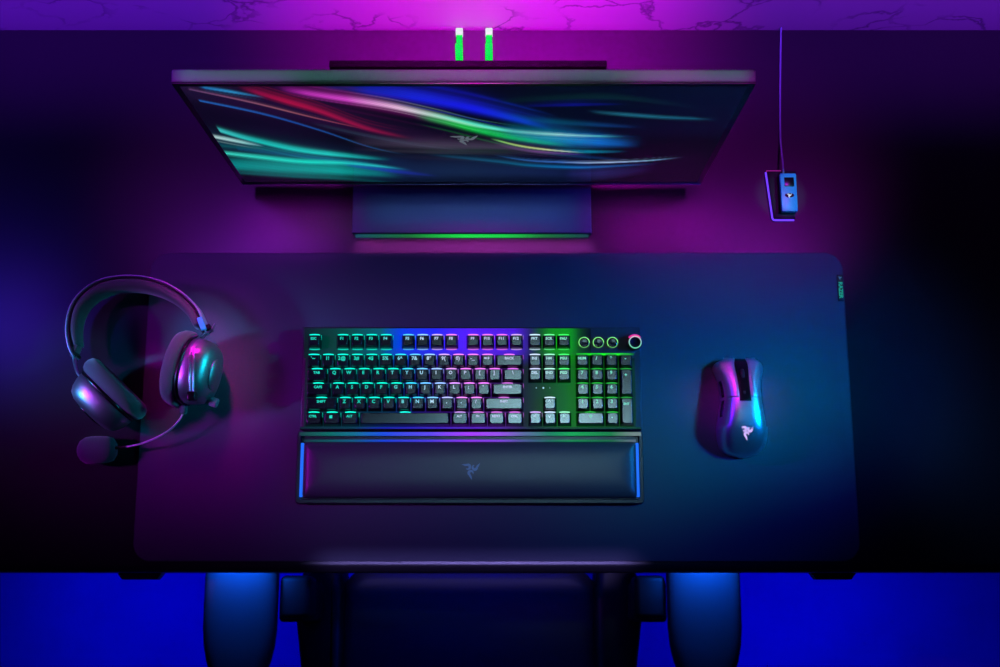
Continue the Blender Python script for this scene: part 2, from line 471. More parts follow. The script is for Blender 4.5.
for k, s in enumerate('QWERTYUIOP[]'): key(1.5 + k, 2, 1, s)
key(13.5, 2, 1.5, '\\', lit=0.8)
for k, s in enumerate(('DEL', 'END', 'PGD')): key(15.28 + k, 2, 1, s, lsz=S3, side=False)
key(0, 3, 1.75, 'CAPS', 'caps_lock_key', lsz=S3)
for k, s in enumerate("ASDFGHJKL;'"): key(1.75 + k, 3, 1, s)
key(12.75, 3, 2.25, 'ENTER', 'enter_key', lit=0.6, lsz=0.004)
key(0, 4, 2.25, 'SHIFT', 'shift_key', lsz=S3)
for k, s in enumerate('ZXCVBNM,./'): key(2.25 + k, 4, 1, s)
key(12.25, 4, 2.75, 'SHIFT', 'shift_key', lit=0.6, lsz=0.004)
key(16.28, 4, 1, '\u2191' if False else '^', 'arrow_key', side=False)
for u, s in ((0, 'CTRL'), (1.25, ''), (2.5, 'ALT')):
    o = key(u, 5, 1.25, s, 'modifier_key', lsz=0.0042)
    if not s:      # the four-square key
        l = rgb_leg(o.location.x); bm = bmesh.new()
        for dx in (-1, 1):
            for dy in (-1, 1):
                r = bmesh.ops.create_cube(bm, size=1)
                for v in r['verts']: v.co = Vector((v.co.x * 0.0017 + dx * 0.0010, v.co.y * 0.0017 + dy * 0.0010, v.co.z * 0.0002))
        me = bpy.data.meshes.new('squares'); bm.to_mesh(me); bm.free()
        q = link('legend', me, E_leg, None, False); q.parent = o; q.location = (-0.001, 0.0022, 0.0091); q.color = (*[v * 1.2 for v in l], 1)
key(3.75, 5, 6.25, '', 'space_bar', side=False)
for u, s in ((10, 'ALT'), (11.25, 'FN'), (12.5, 'MENU'), (13.75, 'CTRL')): key(u, 5, 1.25, s, 'modifier_key', lit=0.7, lsz=0.0036)
for k, s in enumerate('<v>'): key(15.28 + k, 5, 1, s, 'arrow_key', side=(k == 0))
NP = 18.55
for k, s in enumerate(('NUM', '/', '*', '-')): key(NP + k, 1, 1, s, 'number_pad_key', lit=0.25, side=False, lsz=S3 if k == 0 else 0.0062)
for k, s in enumerate('789'): key(NP + k, 2, 1, s, 'number_pad_key', lit=0.35, side=False)
key(NP + 3, 2, 1, '+', 'number_pad_key', tall=2, lit=0.25, side=False)
for k, s in enumerate('456'): key(NP + k, 3, 1, s, 'number_pad_key', lit=0.35, side=False)
for k, s in enumerate('123'): key(NP + k, 4, 1, s, 'number_pad_key', lit=0.35, side=False)
key(NP + 3, 4, 1, 'ENT', 'number_pad_key', tall=2, lit=0.25, side=False, lsz=0.004)
key(NP, 5, 2, '0', 'number_pad_key', lit=0.4, side=False); key(NP + 2, 5, 1, '.', 'number_pad_key', lit=0.4, side=False)

# media buttons, dial and status lights
for bx in (0.1105, 0.1292, 0.1478):
    b = link('media_button', lathe([(0.0001, 0), (0.0066, 0), (0.0066, 0.0028), (0.0060, 0.0036), (0.0040, 0.0034), (0.0001, 0.0032)], 32, bx, 0.3467, PT + 0.001), M_key, kb)
    ringp = [Vector((bx + 0.0068 * math.cos(2 * PI * k / 48), 0.3467 + 0.0068 * math.sin(2 * PI * k / 48), PT + 0.0040)) for k in range(48)]
    me = sweep(ringp, circ(0.00062, 6), closed=True)
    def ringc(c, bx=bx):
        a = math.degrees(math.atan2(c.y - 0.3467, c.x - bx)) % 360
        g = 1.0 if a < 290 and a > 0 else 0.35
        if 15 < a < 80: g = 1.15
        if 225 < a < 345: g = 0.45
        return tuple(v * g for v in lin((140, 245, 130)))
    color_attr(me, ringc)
    link('ring_light', me, E_ring, b)
dial = link('volume_dial', lathe([(0.0001, 0), (0.0088, 0), (0.0088, 0.0035), (0.0092, 0.0045), (0.0092, 0.0105), (0.0085, 0.0118), (0.0064, 0.0121), (0.0060, 0.0112), (0.0001, 0.0112)], 40, 0.1766, 0.3452, PT + 0.001), M_matt, kb)
rp = [Vector((0.1766 + 0.0078 * math.cos(2 * PI * k / 48), 0.3452 + 0.0078 * math.sin(2 * PI * k / 48), PT + 0.0130)) for k in range(48)]
me = sweep(rp, circ(0.0008, 8), closed=True)
color_attr(me, lambda c: ramp([(-0.008, lin((100, 205, 160))), (0.003, lin((150, 190, 190))), (0.008, lin((235, 190, 215)))], c.y - 0.3452))
link('dial_rim', me, E_ring, dial)
ap = [Vector((0.1766 + 0.0096 * math.cos(R(a)), 0.3458 + 0.0096 * math.sin(R(a)), PT + 0.0085)) for a in range(40, 141, 5)]
me = sweep(ap, circ(0.0013, 8)); color_attr(me, lambda c: lin((240, 30, 150)))
link('dial_reflection', me, E_ring, dial)  # pink glow reflection on the dial, put in as a glowing arc
for q, (sx, s) in enumerate(((0.0473, 0.0006), (0.0566, 0.0011), (0.0650, 0.0004))):
    link('status_light', lathe([(0.00005, 0), (s, 0), (s * .9, 0.0004), (0.00005, 0.0005)], 12, sx, 0.2865, KZ + 0.0004), E_white, kb)

# ------------------------------------------------------------------ wrist rest
wr = thing('wrist_rest', 'padded dark leatherette wrist rest with lit edges in front of keyboard', 'wrist rest', (-0.039, 0.18, PZ))
WX0, WX1, WY0, WY1 = -0.2632, 0.1852, 0.1370, 0.2300
def wrist_frame():
    z0, z1 = PZ, PZ + 0.0125
    out0 = rrect((WX1 - WX0) / 2, (WY1 - WY0) / 2, 0.004, 4, (WX0 + WX1) / 2, (WY0 + WY1) / 2)
    def ring(g, z): return [(x, y, z) for x, y in rrect((WX1 - WX0) / 2 - g, (WY1 - WY0) / 2 - g, 0.004, 4, (WX0 + WX1) / 2, (WY0 + WY1) / 2)]
    return loft([ring(0, z0), ring(0, z1 - .001), ring(.001, z1), ring(.0045, z1), ring(.0058, z1 - .004), ring(.0075, z1 - .004)])
sharp(link('tray', wrist_frame(), M_body, wr), 30)
def cushion():
    cx, cy = (-0.2540 + 0.1762) / 2, (0.1440 + 0.2165) / 2
    hx, hy = (0.1762 + 0.2540) / 2, (0.2165 - 0.1440) / 2
    z = PZ + 0.0085
    prof = [(0, 0), (0, 0.003), (0.0012, 0.0062), (0.004, 0.0088), (0.009, 0.0105), (0.016, 0.0118), (0.024, 0.0124), (0.032, 0.0126)]
    rings = []
    for g, h in prof:
        rings.append([(x, y, z + h) for x, y in rrect(hx - g, hy - g, max(0.0045, 0.004), 6, cx, cy)])
    return loft(rings)
cu = link('cushion', cushion(), M_leather, wr)
link('pressed_emblem', emblem(0.0125, PZ + 0.0208, PZ + 0.0214, -0.0370, 0.1800), M_deb, cu, False)
def bar1(c):
    return ramp([(px2x(300), lin((20, 60, 62))), (px2x(330), lin((0, 105, 95))), (px2x(355), lin((10, 110, 140))), (px2x(385), lin((20, 75, 225))), (px2x(430), lin((90, 70, 240))),
                 (px2x(470), lin((165, 55, 250))), (px2x(500), lin((150, 75, 235))), (px2x(522), lin((90, 100, 160))), (px2x(550), lin((10, 125, 90))), (px2x(570), lin((5, 160, 75))),
                 (px2x(610), lin((15, 120, 60))), (px2x(632), lin((110, 130, 130)))], c.x)
link('glow_bar', strip(-0.2605, 0.1830, 0.2243, 0.2290, PZ + 0.0120, PZ + 0.0130, bar1, 100, 1), E_bar, wr, False)
def cushion_reflection(c):
    k = bar1(c); return (k[0] * 0.6, k[1] * 0.6, k[2] * 0.8)
link('glow_bar', strip(-0.2540, 0.1762, 0.2168, 0.2194, PZ + 0.0080, PZ + 0.0120, cushion_reflection, 100, 1), E_bar, wr, False)  # reflection on the cushion edge, put in as a second glowing strip
for sx in (-0.2560, 0.1776):
    link('side_light', box(sx - 0.0019, sx + 0.0019, 0.1455, 0.2150, PZ + 0.0075, PZ + 0.0122, 0.0005), E_side, wr)

# ------------------------------------------------------------------ mouse
MX, MY = 0.3148, 0.2605
mouse = thing('computer_mouse', 'black ergonomic mouse with lit emblem on the blue side of mat', 'computer mouse', (MX, MY, PZ))
ML = [(0, .0255), (.03, .0315), (.08, .0340), (.18, .0300), (.30, .0262), (.42, .0255), (.55, .0285), (.70, .0320), (.82, .0315), (.91, .0280), (.965, .0195), (1, .003)]
MR = [(0, .0255), (.03, .0305), (.08, .0325), (.18, .0300), (.30, .0285), (.42, .0295), (.55, .0318), (.70, .0338), (.82, .0330), (.91, .0285), (.965, .0195), (1, .003)]
MH = [(0, .0150), (.03, .0190), (.08, .0225), (.18, .0280), (.30, .0335), (.45, .0385), (.60, .0400), (.72, .0380), (.82, .0325), (.91, .0235), (.965, .0150), (1, .006)]
def curve(tab, t):
    # smooth monotone-ish interpolation
    for i in range(len(tab) - 1):
        if t <= tab[i + 1][0] or i == len(tab) - 2:
            a, b = tab[i], tab[i + 1]
            p = tab[i - 1] if i > 0 else a; q = tab[i + 2] if i + 2 < len(tab) else b
            h = b[0] - a[0]; u = (t - a[0]) / h
            m0 = (b[1] - p[1]) / (b[0] - p[0]) * h if i > 0 else (b[1] - a[1])
            m1 = (q[1] - a[1]) / (q[0] - a[0]) * h if i + 2 < len(tab) else (b[1] - a[1])
            return (2 * u**3 - 3 * u**2 + 1) * a[1] + (u**3 - 2 * u**2 + u) * m0 + (-2 * u**3 + 3 * u**2) * b[1] + (u**3 - u**2) * m1
LEN = 0.1290
def mpt(t, s, off=0.0):
    """s in -1..1 goes from the left foot over the back to the right foot"""
    a = PI * (1 - (s + 1) / 2)          # pi -> 0
    ca, sa = math.cos(a), math.sin(a)
    w = curve(ML, t) if ca < 0 else curve(MR, t)
    h = curve(MH, t)
    e1, e2 = 0.62, 0.80
    x = math.copysign(abs(ca) ** e1, ca); z = abs(sa) ** e2
    waist = 1 - 0.10 * (math.sin(PI * min(1, max(0, z))) ) * (1 if 0.1 < t < 0.7 else 0.3)
    p = Vector((x * w * waist, LEN / 2 - t * LEN, z * h))
    n = Vector((x * 0.9, 0, z)).normalized()
    return p + n * off
def mouse_body():
    NT, NS = 64, 48
    rings = []
    for i in range(NT + 1):
        t = i / NT
        r = [mpt(t, -1 + 2 * k / NS) for k in range(NS + 1)]
        r += [Vector((r[-1].x * .9 - (r[-1].x - r[0].x) * .9 * j / 5, r[0].y, 0.0)) for j in range(0, 6)]
        rings.append([p + Vector((MX, MY, PZ + 0.0008)) for p in r])
    return loft(rings)
link('shell', mouse_body(), M_mouse, mouse)
def patch(t0, t1, s0, s1, off, nt=24, ns=14, base=-0.0006, tf=None):
    """a raised panel following the mouse's back"""
    top, bot = [], []
    for i in range(nt + 1):
        a, b = [], []
        for k in range(ns + 1):
            t = t0 + (t1 - t0) * i / nt; s = s0 + (s1 - s0) * k / ns
            if tf: t, s = tf(t, s, i / nt, k / ns)
            e = min(i, nt - i, k, ns - k); o = off if e > 0 else off * 0.3
            a.append(mpt(t, s, o)); b.append(mpt(t, s, base))
        top.append(a); bot.append(b)
    vs = [p for r in top for p in r] + [p for r in bot for p in r]; W = ns + 1; L = W * (nt + 1); fs = []
    for i in range(nt):
        for k in range(ns):
            q = i * W + k; fs.append((q, q + 1, q + W + 1, q + W)); fs.append((L + q, L + q + W, L + q + W + 1, L + q + 1))
    for i in range(nt):
        q = i * W; fs.append((q, q + W, L + q + W, L + q)); q += ns; fs.append((q + W, q, L + q, L + q + W))
    for k in range(ns):
        fs.append((k + 1, k, L + k, L + k + 1)); q = nt * W + k; fs.append((q, q + 1, L + q + 1, L + q))
    return mesh('panel', [v + Vector((MX, MY, PZ + 0.0008)) for v in vs], fs)
def tip(t, s, ti, si): return t, s
# buttons: slightly proud, longer towards the outer corners
link('left_button', patch(-0.012, 0.42, -0.62, -0.085, 0.0009, tf=lambda t, s, a, b: (t - 0.012 * (1 - a) * (1 - b) , s)), M_mouse, mouse)
link('right_button', patch(-0.012, 0.42, 0.085, 0.62, 0.0009, tf=lambda t, s, a, b: (t - 0.012 * (1 - a) * b, s)), M_mouse, mouse)
link('centre_channel', patch(0.0, 0.46, -0.075, 0.075, 0.0003, ns=4), M_black, mouse)
wheel = lathe([(0.0001, -0.0028), (0.0085, -0.0028), (0.0100, -0.0020), (0.0102, 0), (0.0100, 0.0020), (0.0085, 0.0028), (0.0001, 0.0028)], 36)
frame_map(wheel, (MX, MY + LEN / 2 - 0.024, PZ + 0.0215), (0, 1, 0), (0, 0, 1), (1, 0, 0))
link('scroll_wheel', wheel, M_matt, mouse)
link('sensitivity_button', box(MX - .0018, MX + .0018, MY + .0115, MY + .0185, PZ + .0365, PZ + .0378, .0006), M_matt, mouse)
for t in (0.22, 0.42):
    link('side_button', patch(t, t + 0.17, -0.93, -0.80, 0.0014, 12, 5), M_black, mouse)
em = emblem(0.0105, 0, 0.0004, 0, 0, 16)
for v in em.vertices:
    y = v.co.y - 0.0335; t = (LEN / 2 - y) / LEN
    v.co = Vector((v.co.x * 1.0 + 0.0010, y, curve(MH, t) * (1 - 0.3 * ((v.co.x) / 0.03) ** 2 * 1.2) + 0.0012 + v.co.z)) + Vector((MX, MY, PZ))
link('emblem', em, E_logo, mouse, False)

# ------------------------------------------------------------------ monitor
mon = thing('monitor', 'thin widescreen monitor showing coloured light streaks, seen from above', 'monitor', (-0.038, 0.56, T0 + 0.0003))
# screen local frame: ex right, ey towards the top, ez out of the screen (towards the sitter)
lo = Vector((0, 0.556, T0 + 0.050)); hi = Vector((0, 0.539, T0 + 0.410))
EY = (hi - lo).normalized(); EX = Vector((1, 0, 0)); EZ = EX.cross(EY)
MW, MHH = 0.612, (hi - lo).length
O = Vector((-0.344, 0.556, T0 + 0.050))
def place(me): return frame_map(me, O, EX, EY, EZ)
sharp(link('casing', place(box(0, MW, 0, MHH, -0.0165, -0.0022, 0.0022)), M_mon, mon))
bez = link('bezel', place(box(0.0006, MW - .0006, 0.0006, MHH - .0006, -0.0030, 0, 0.0006)), M_bez, mon); sharp(bez)
link('chin_trim', place(box(0.002, MW - .002, 0.0000, 0.0022, -0.003, 0.0014, 0.0004)), M_wire, mon)
sharp(link('rear_housing', place(box(0.14, MW - .14, 0.06, MHH - .09, -0.040, -0.0160, 0.008)), M_mon, mon))

STREAKS = [  # points (u, v), half width, colour stops along the streak, strength
 ([(0.033, 0.004), (0.087, 0.048), (0.142, 0.097)], 0.014, [(0, (20, 110, 180)), (.5, (40, 150, 210)), (1, (10, 40, 90))], 0.9),
 ([(0.10, 0.0), (0.166, 0.114), (0.228, 0.217), (0.311, 0.392), (0.40, 0.50)], 0.034, [(0, (120, 10, 60)), (.25, (190, 12, 62)), (.7, (150, 15, 60)), (1, (20, 5, 20))], 0.8),
 ([(0.16, 0.0), (0.255, 0.085), (0.353, 0.195), (0.444, 0.307), (0.505, 0.40)], 0.060, [(0, (80, 10, 90)), (.4, (110, 10, 95)), (.8, (70, 5, 70)), (1, (10, 0, 20))], 0.8),
 ([(0.174, 0.024), (0.255, 0.09), (0.353, 0.165), (0.444, 0.265), (0.52, 0.36), (0.62, 0.44)], 0.030, [(0, (160, 20, 150)), (.25, (210, 70, 200)), (.45, (235, 190, 225)), (.6, (190, 230, 215)), (.8, (120, 220, 190)), (1, (60, 160, 170))], 1.0),
 ([(0.40, 0.255), (0.469, 0.335), (0.551, 0.44), (0.651, 0.53), (0.72, 0.57)], 0.040, [(0, (10, 90, 60)), (.3, (5, 190, 60)), (.7, (0, 170, 90)), (1, (0, 60, 90))], 1.0),
 ([(0.292, 0.024), (0.389, 0.08), (0.491, 0.173), (0.584, 0.285), (0.67, 0.40)], 0.060, [(0, (10, 20, 120)), (.3, (20, 30, 220)), (.6, (20, 25, 235)), (1, (0, 70, 170))], 0.95),
 ([(0.24, 0.0), (0.34, 0.04), (0.45, 0.10), (0.56, 0.19)], 0.030, [(0, (10, 30, 110)), (.6, (15, 30, 150)), (1, (5, 5, 60))], 0.6),
 ([(0.435, 0.243), (0.488, 0.307), (0.585, 0.41), (0.704, 0.455), (0.816, 0.47)], 0.016, [(0, (40, 190, 170)), (.35, (60, 210, 190)), (.65, (190, 245, 215)), (.85, (90, 210, 190)), (1, (0, 60, 70))], 0.9),
 ([(0.56, 0.40), (0.62, 0.46), (0.685, 0.50), (0.758, 0.53), (0.85, 0.56)], 0.078, [(0, (0, 60, 80)), (.35, (0, 130, 160)), (.7, (10, 100, 200)), (1, (0, 15, 60))], 0.95),
 ([(0.545, 0.49), (0.60, 0.565), (0.66, 0.61), (0.74, 0.645)], 0.009, [(0, (60, 190, 80)), (.4, (215, 245, 130)), (.75, (240, 250, 200)), (1, (30, 120, 150))], 1.0),
 ([(0.66, 0.61), (0.74, 0.635), (0.83, 0.63)], 0.020, [(0, (10, 70, 90)), (.5, (0, 130, 160)), (1, (0, 10, 50))], 0.8),
 ([(0.55, 0.541), (0.63, 0.625), (0.744, 0.669)], 0.016, [(0, (60, 30, 70)), (.5, (130, 60, 140)), (1, (50, 40, 150))], 0.7),
 ([(0.014, 0.024), (0.112, 0.139), (0.21, 0.275), (0.31, 0.401)], 0.009, [(0, (120, 80, 130)), (.5, (170, 100, 110)), (1, (150, 30, 60))], 0.75),
 ([(0.017, 0.122), (0.119, 0.243), (0.212, 0.401), (0.299, 0.578), (0.38, 0.68)], 0.011, [(0, (30, 110, 200)), (.4, (20, 80, 170)), (.8, (20, 80, 130)), (1, (15, 40, 60))], 0.85),
 ([(0.20, 0.33), (0.30, 0.46), (0.40, 0.56), (0.50, 0.62)], 0.020, [(0, (20, 40, 60)), (.5, (50, 70, 90)), (1, (40, 40, 60))], 0.5),
 ([(0.017, 0.401), (0.069, 0.50), (0.158, 0.62), (0.264, 0.691), (0.34, 0.73)], 0.036, [(0, (60, 200, 200)), (.2, (20, 190, 180)), (.6, (30, 200, 190)), (1, (0, 50, 80))], 1.0),
 ([(-0.01, 0.46), (0.04, 0.52), (0.09, 0.575)], 0.022, [(0, (190, 225, 225)), (.6, (150, 210, 210)), (1, (10, 90, 110))], 0.9),
 ([(0.03, 0.60), (0.12, 0.66), (0.20, 0.72), (0.32, 0.78)], 0.030, [(0, (0, 60, 90)), (.6, (10, 90, 130)), (1, (0, 30, 60))], 0.8),
 ([(0.0, 0.65), (0.07, 0.70), (0.147, 0.747), (0.253, 0.77), (0.377, 0.852)], 0.026, [(0, (60, 220, 200)), (.4, (10, 225, 200)), (.8, (40, 200, 200)), (1, (10, 60, 130))], 1.0),
 ([(0.0, 0.80), (0.10, 0.83), (0.251, 0.87), (0.36, 0.92)], 0.10, [(0, (0, 135, 135)), (.6, (0, 155, 150)), (1, (0, 30, 50))], 1.0),  # teal streaks end dark where the stand's reflection falls, painted into the picture
 ([(0.229, 0.78), (0.33, 0.86), (0.435, 0.93)], 0.030, [(0, (20, 60, 140)), (.5, (25, 40, 170)), (1, (10, 10, 60))], 0.8),
 ([(0.25, 0.52), (0.40, 0.56), (0.55, 0.58), (0.70, 0.61)], 0.060, [(0, (20, 26, 36)), (.4, (66, 62, 78)), (.8, (60, 50, 76)), (1, (10, 10, 30))], 0.75),
 ([(0.55, 0.669), (0.62, 0.73), (0.691, 0.752), (0.764, 0.759), (0.869, 0.736), (0.949, 0.691)], 0.011, [(0, (10, 70, 110)), (.35, (60, 110, 190)), (.6, (170, 200, 240)), (.85, (120, 180, 220)), (1, (20, 30, 80))], 1.0),
 ([(0.41, 0.66), (0.55, 0.74), (0.622, 0.788), (0.70, 0.812), (0.766, 0.812), (0.905, 0.765)], 0.022, [(0, (10, 40, 60)), (.4, (0, 90, 120)), (.65, (10, 110, 190)), (1, (10, 20, 80))], 0.85),
 ([(0.70, 0.90), (0.80, 0.89), (0.90, 0.83)], 0.080, [(0, (20, 25, 70)), (.4, (40, 40, 105)), (1, (5, 5, 30))], 0.7),
 ([(0.60, 0.17), (0.70, 0.16), (0.80, 0.155)], 0.018, [(0, (5, 5, 60)), (.5, (12, 12, 130)), (1, (3, 3, 40))], 0.8),
 ([(0.72, 0.21), (0.758, 0.234), (0.868, 0.275), (0.98, 0.298)], 0.013, [(0, (5, 20, 40)), (.3, (30, 110, 130)), (.8, (20, 100, 120)), (1, (5, 30, 50))], 0.9),
 ([(0.55, 0.14), (0.583, 0.122), (0.733, 0.09), (0.826, 0.12), (0.95, 0.20)], 0.030, [(0, (2, 20, 16)), (.5, (5, 38, 28)), (1, (2, 12, 16))], 0.8),
]
BROAD = [
 ([(0.0, 0.05), (0.2, 0.25), (0.4, 0.50), (0.55, 0.62)], 0.16, [(0, (24, 12, 44)), (.5, (40, 10, 50)), (1, (10, 8, 30))], 0.8),
 ([(0.0, 0.55), (0.2, 0.70), (0.4, 0.78)], 0.14, [(0, (10, 60, 80)), (.5, (10, 45, 75)), (1, (8, 12, 40))], 0.8),
 ([(0.28, 0.0), (0.45, 0.10), (0.60, 0.26), (0.72, 0.42)], 0.10, [(0, (12, 14, 80)), (.5, (14, 14, 130)), (1, (4, 30, 80))], 0.8),
 ([(0.24, 0.90), (0.5, 0.86), (0.75, 0.90)], 0.13, [(0, (14, 30, 66)), (.5, (16, 34, 62)), (1, (14, 20, 60))], 0.9),  # dark blue tone of the stand's reflection, painted into the picture
 ([(0.55, 0.45), (0.70, 0.52), (0.86, 0.54)], 0.10, [(0, (0, 50, 60)), (.5, (0, 70, 120)), (1, (4, 10, 40))], 0.8),
]
def screen_picture():
    NX, NY = 420, 150
    x0, x1, y0, y1 = 0.008, MW - 0.008, 0.010, MHH - 0.006
    pic = [[lin((3, 5, 14)) for _ in range(NX + 1)] for _ in range(NY + 1)]
    rnd = random.Random(5); allst = []
    for pts, hw, cs, k in STREAKS:      # fine strands running beside every streak
        for q in range(4):
            d = rnd.uniform(-2.4, 2.2) * hw; e = d + rnd.uniform(-0.8, 0.8) * hw
            m = len(pts) - 1
            allst.append(([(a, b + d + (e - d) * n / m) for n, (a, b) in enumerate(pts)], hw * rnd.uniform(0.12, 0.45), [(a, tuple(v * 0.62 for v in c)) for a, c in cs], k * rnd.uniform(0.35, 0.75)))
    for pts, hw, cs, k in BROAD + allst + STREAKS:
        path = smooth_path([(a, b, 0) for a, b in pts], 20)
        cs = [(a, lin(c)) for a, c in cs]; ua, ub = path[0].x, path[-1].x
        j = 0
        for i in range(NX + 1):
            u = i / NX
            if u < ua or u > ub: continue
            while j < len(path) - 2 and path[j + 1].x < u: j += 1
            a, b = path[j], path[j + 1]; f = (u - a.x) / max(1e-6, b.x - a.x); vv = a.y + (b.y - a.y) * f
            t = (u - ua) / (ub - ua); c = ramp(cs, t)
            fade = min(1, t / 0.10 if ua > 0.03 else 1) * min(1, (1 - t) / 0.15)
            w = hw * (0.55 + 0.45 * math.sin(PI * min(1, t + 0.15)))
            for r in range(max(0, int((vv - 3.2 * w) * NY)), min(NY, int((vv + 3.2 * w) * NY) + 1) + 1):
                d = (r / NY - vv) / w
                # one side of each streak is crisp, the other trails off
                g = math.exp(-(d * d) * (2.6 if d > 0 else 0.9)) * fade * k
                g *= 0.86 + 0.14 * math.sin(60 * (r / NY - vv) / 0.1 + i * 0.01)
                p = pic[r][i]
                pic[r][i] = tuple(p[q] * (1 - 0.55 * g) + c[q] * g for q in range(3))
    vs, fs, cols = [], [], []
    for r in range(NY + 1):
        for i in range(NX + 1):
            u, v = i / NX, r / NY
            vs.append((x0 + (x1 - x0) * u, y1 - (y1 - y0) * v, 0.0004))
            c = pic[r][i]
            cols.append((c[0], c[1], c[2], 1))
    W = NX + 1
    for r in range(NY):
        for i in range(NX):
            a = r * W + i; fs.append((a, a + W, a + W + 1, a + 1))
    me = bpy.data.meshes.new('screen'); me.from_pydata(vs, [], fs); me.update()
    at = me.color_attributes.new('glow', 'FLOAT_COLOR', 'POINT')
    at.data.foreach_set('color', [q for c in cols for q in c])
    return me
scr = link('screen', place(screen_picture()), E_screen, mon, False)
E_scrlogo = emit('screen_emblem', (95, 105, 115), 0.8)
lg = emblem(0.017, 0.0006, 0.0010, MW * 0.494, MHH * 0.515, 16)
for v in lg.vertices: v.co.y = MHH * 0.515 + (v.co.y - MHH * 0.515) * 1.15
link('screen_emblem', place(lg), E_scrlogo, scr, False)

# stand: flat foot, wide upright, lit lip
sx0, sx1 = -0.1998, 0.1235
sharp(link('stand_foot', box(sx0, sx1, 0.4995, 0.640, T0 + 0.0060, T0 + 0.0125, 0.0012), M_stand, mon))
sharp(link('stand_foot_base', box(sx0 + .006, sx1 - .006, 0.506, 0.636, T0 + 0.0003, T0 + 0.0062, 0.0008), M_matt, mon))
def lip(c):
    return ramp([(-0.195, lin((20, 70, 90))), (-0.12, lin((20, 110, 50))), (-0.05, lin((20, 215, 70))), (0.0, lin((20, 205, 70))), (0.06, lin((20, 110, 50))), (0.12, lin((20, 60, 70)))], c.x)
link('stand_glow', strip(sx0 + .004, sx1 - .004, 0.4964, 0.5065, T0 + 0.0012, T0 + 0.0050, lip, 60, 1), E_bar, mon, False)
sharp(link('stand_upright', box(sx0, sx1 + 0.0015, 0.6225, 0.6310, T0 + 0.010, T0 + 0.270, 0.0015), M_up, mon))
sharp(link('stand_arm', box(-0.075, -0.001, 0.592, 0.6235, T0 + 0.175, T0 + 0.235, 0.004), M_matt, mon))

# two flat green cords looping from the back of the stand to the wall side of the desk
for cx, lab in ((-0.0480, 'flat green cord behind the monitor, the left one of two'), (-0.0130, 'flat green cord behind the monitor, the right one of two')):
    cr = thing('green_cord', lab, 'cord', (cx, 0.64, T0), 'green cords behind the monitor')
    ex = cx * 0.19
    pts = [(cx, 0.6345, T0 + 0.020), (cx, 0.6350, T0 + 0.15), (cx, 0.6375, T0 + 0.245), (cx + ex * .06, 0.650, T0 + 0.262), (cx + ex * .15, 0.667, T0 + 0.236), (cx + ex * .4, 0.700, T0 + 0.150), (cx + ex * .7, 0.737, T0 + 0.068), (cx + ex * .9, 0.765, T0 + 0.020), (cx + ex, 0.7910, T0 + 0.0065)]
    path = smooth_path(pts, 8)
    prof = [(0.0043 * a, 0.0014 * b) for a, b in ((-1, -.6), (-.8, -1), (.8, -1), (1, -.6), (1, .6), (.8, 1), (-.8, 1), (-1, .6))]
    # keep the flat side up by sweeping with x as the side direction
    rings = []
    for i, p in enumerate(path):
        a = path[max(0, i - 1)]; b = path[min(len(path) - 1, i + 1)]; t = (b - a).normalized()
        s = Vector((1, 0, 0)); u = s.cross(t).normalized(); rings.append([p + s * q[0] + u * q[1] for q in prof])
    link('jacket', loft(rings), M_greencord, cr)
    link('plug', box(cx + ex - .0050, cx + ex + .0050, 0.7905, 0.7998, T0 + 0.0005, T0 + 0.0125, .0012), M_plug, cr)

# ------------------------------------------------------------------ receiver and its dock
dk = thing('receiver_dock', 'small black tapered dock with violet glowing edge, right of the monitor', 'dock', (0.385, 0.555, T0))
q = [(0.3640, 0.5905), (0.3705, 0.5205), (0.4010, 0.5205), (0.4060, 0.5905)]
sharp(link('dock_body', prism([(x + (0.0012 if x < .38 else -0.0012), y + (0.0012 if y < .55 else -0.0012)) for x, y in q], T0 + 0.0004, T0 + 0.0090, 0.001), M_matt, dk))
v3 = lambda x, y: Vector((x, y, T0 + 0.0036))
link('edge_light', sweep([v3(0.3640, 0.5890), v3(0.3652, 0.577), v3(0.3700, 0.5235), v3(0.3712, 0.5213), v3(0.3735, 0.5205), v3(0.3995, 0.5205)], [(-.0010, -.001), (.0010, -.001), (.0010, .001), (-.0010, .001)]), E_dock, dk, False)
link('edge_light', sweep([v3(0.3652, 0.5905), v3(0.3850, 0.5905)], [(-.0009, -.001), (.0009, -.001), (.0009, .001), (-.0009, .001)]), E_dock2, dk, False)
sharp(link('cradle', prism([(0.3795, 0.5300), (0.4000, 0.5300), (0.4005, 0.5840), (0.3805, 0.5840)], T0 + 0.0088, T0 + 0.0140, 0.0008), M_matt, dk))
rc = thing('wireless_receiver', 'small blue wireless receiver sitting on the glowing dock', 'wireless receiver', (0.390, 0.556, T0 + 0.0142))
z = T0 + 0.0142
sharp(link('housing', prism(rrect(0.0108, 0.0270, 0.0012, 3, 0.3903, 0.5545), z, z + 0.0070, 0.0008), M_blue, rc))
sharp(link('socket_window', prism(rrect(0.0064, 0.0065, 0.0008, 3, 0.3912, 0.5690), z + 0.0068, z + 0.0076, 0.0002), M_black, rc))
link('mark_plate', prism([(0.3908 + 0.0062 * math.cos(2 * PI * k / 20), 0.5500 + 0.0030 * math.sin(2 * PI * k / 20)) for k in range(20)], z + 0.0068, z + 0.0074, 0), M_black, rc, False)
link('emblem', emblem(0.0036, z + 0.0074, z + 0.0078, 0.3905, 0.5500), E_white, rc, False)
cd = [(0.3850, 0.5830, z + 0.0030), (0.3852, 0.600, z + 0.001), (0.3868, 0.64, T0 + 0.0030), (0.3895, 0.70, T0 + 0.0022), (0.3930, 0.76, T0 + 0.0022), (0.3952, 0.795, T0 + 0.0022), (0.3955, 0.8045, T0 - 0.002), (0.3955, 0.8048, T0 - 0.08)]
cb = link('charging_cord', tube(cd, 0.0013, 10), M_cord)
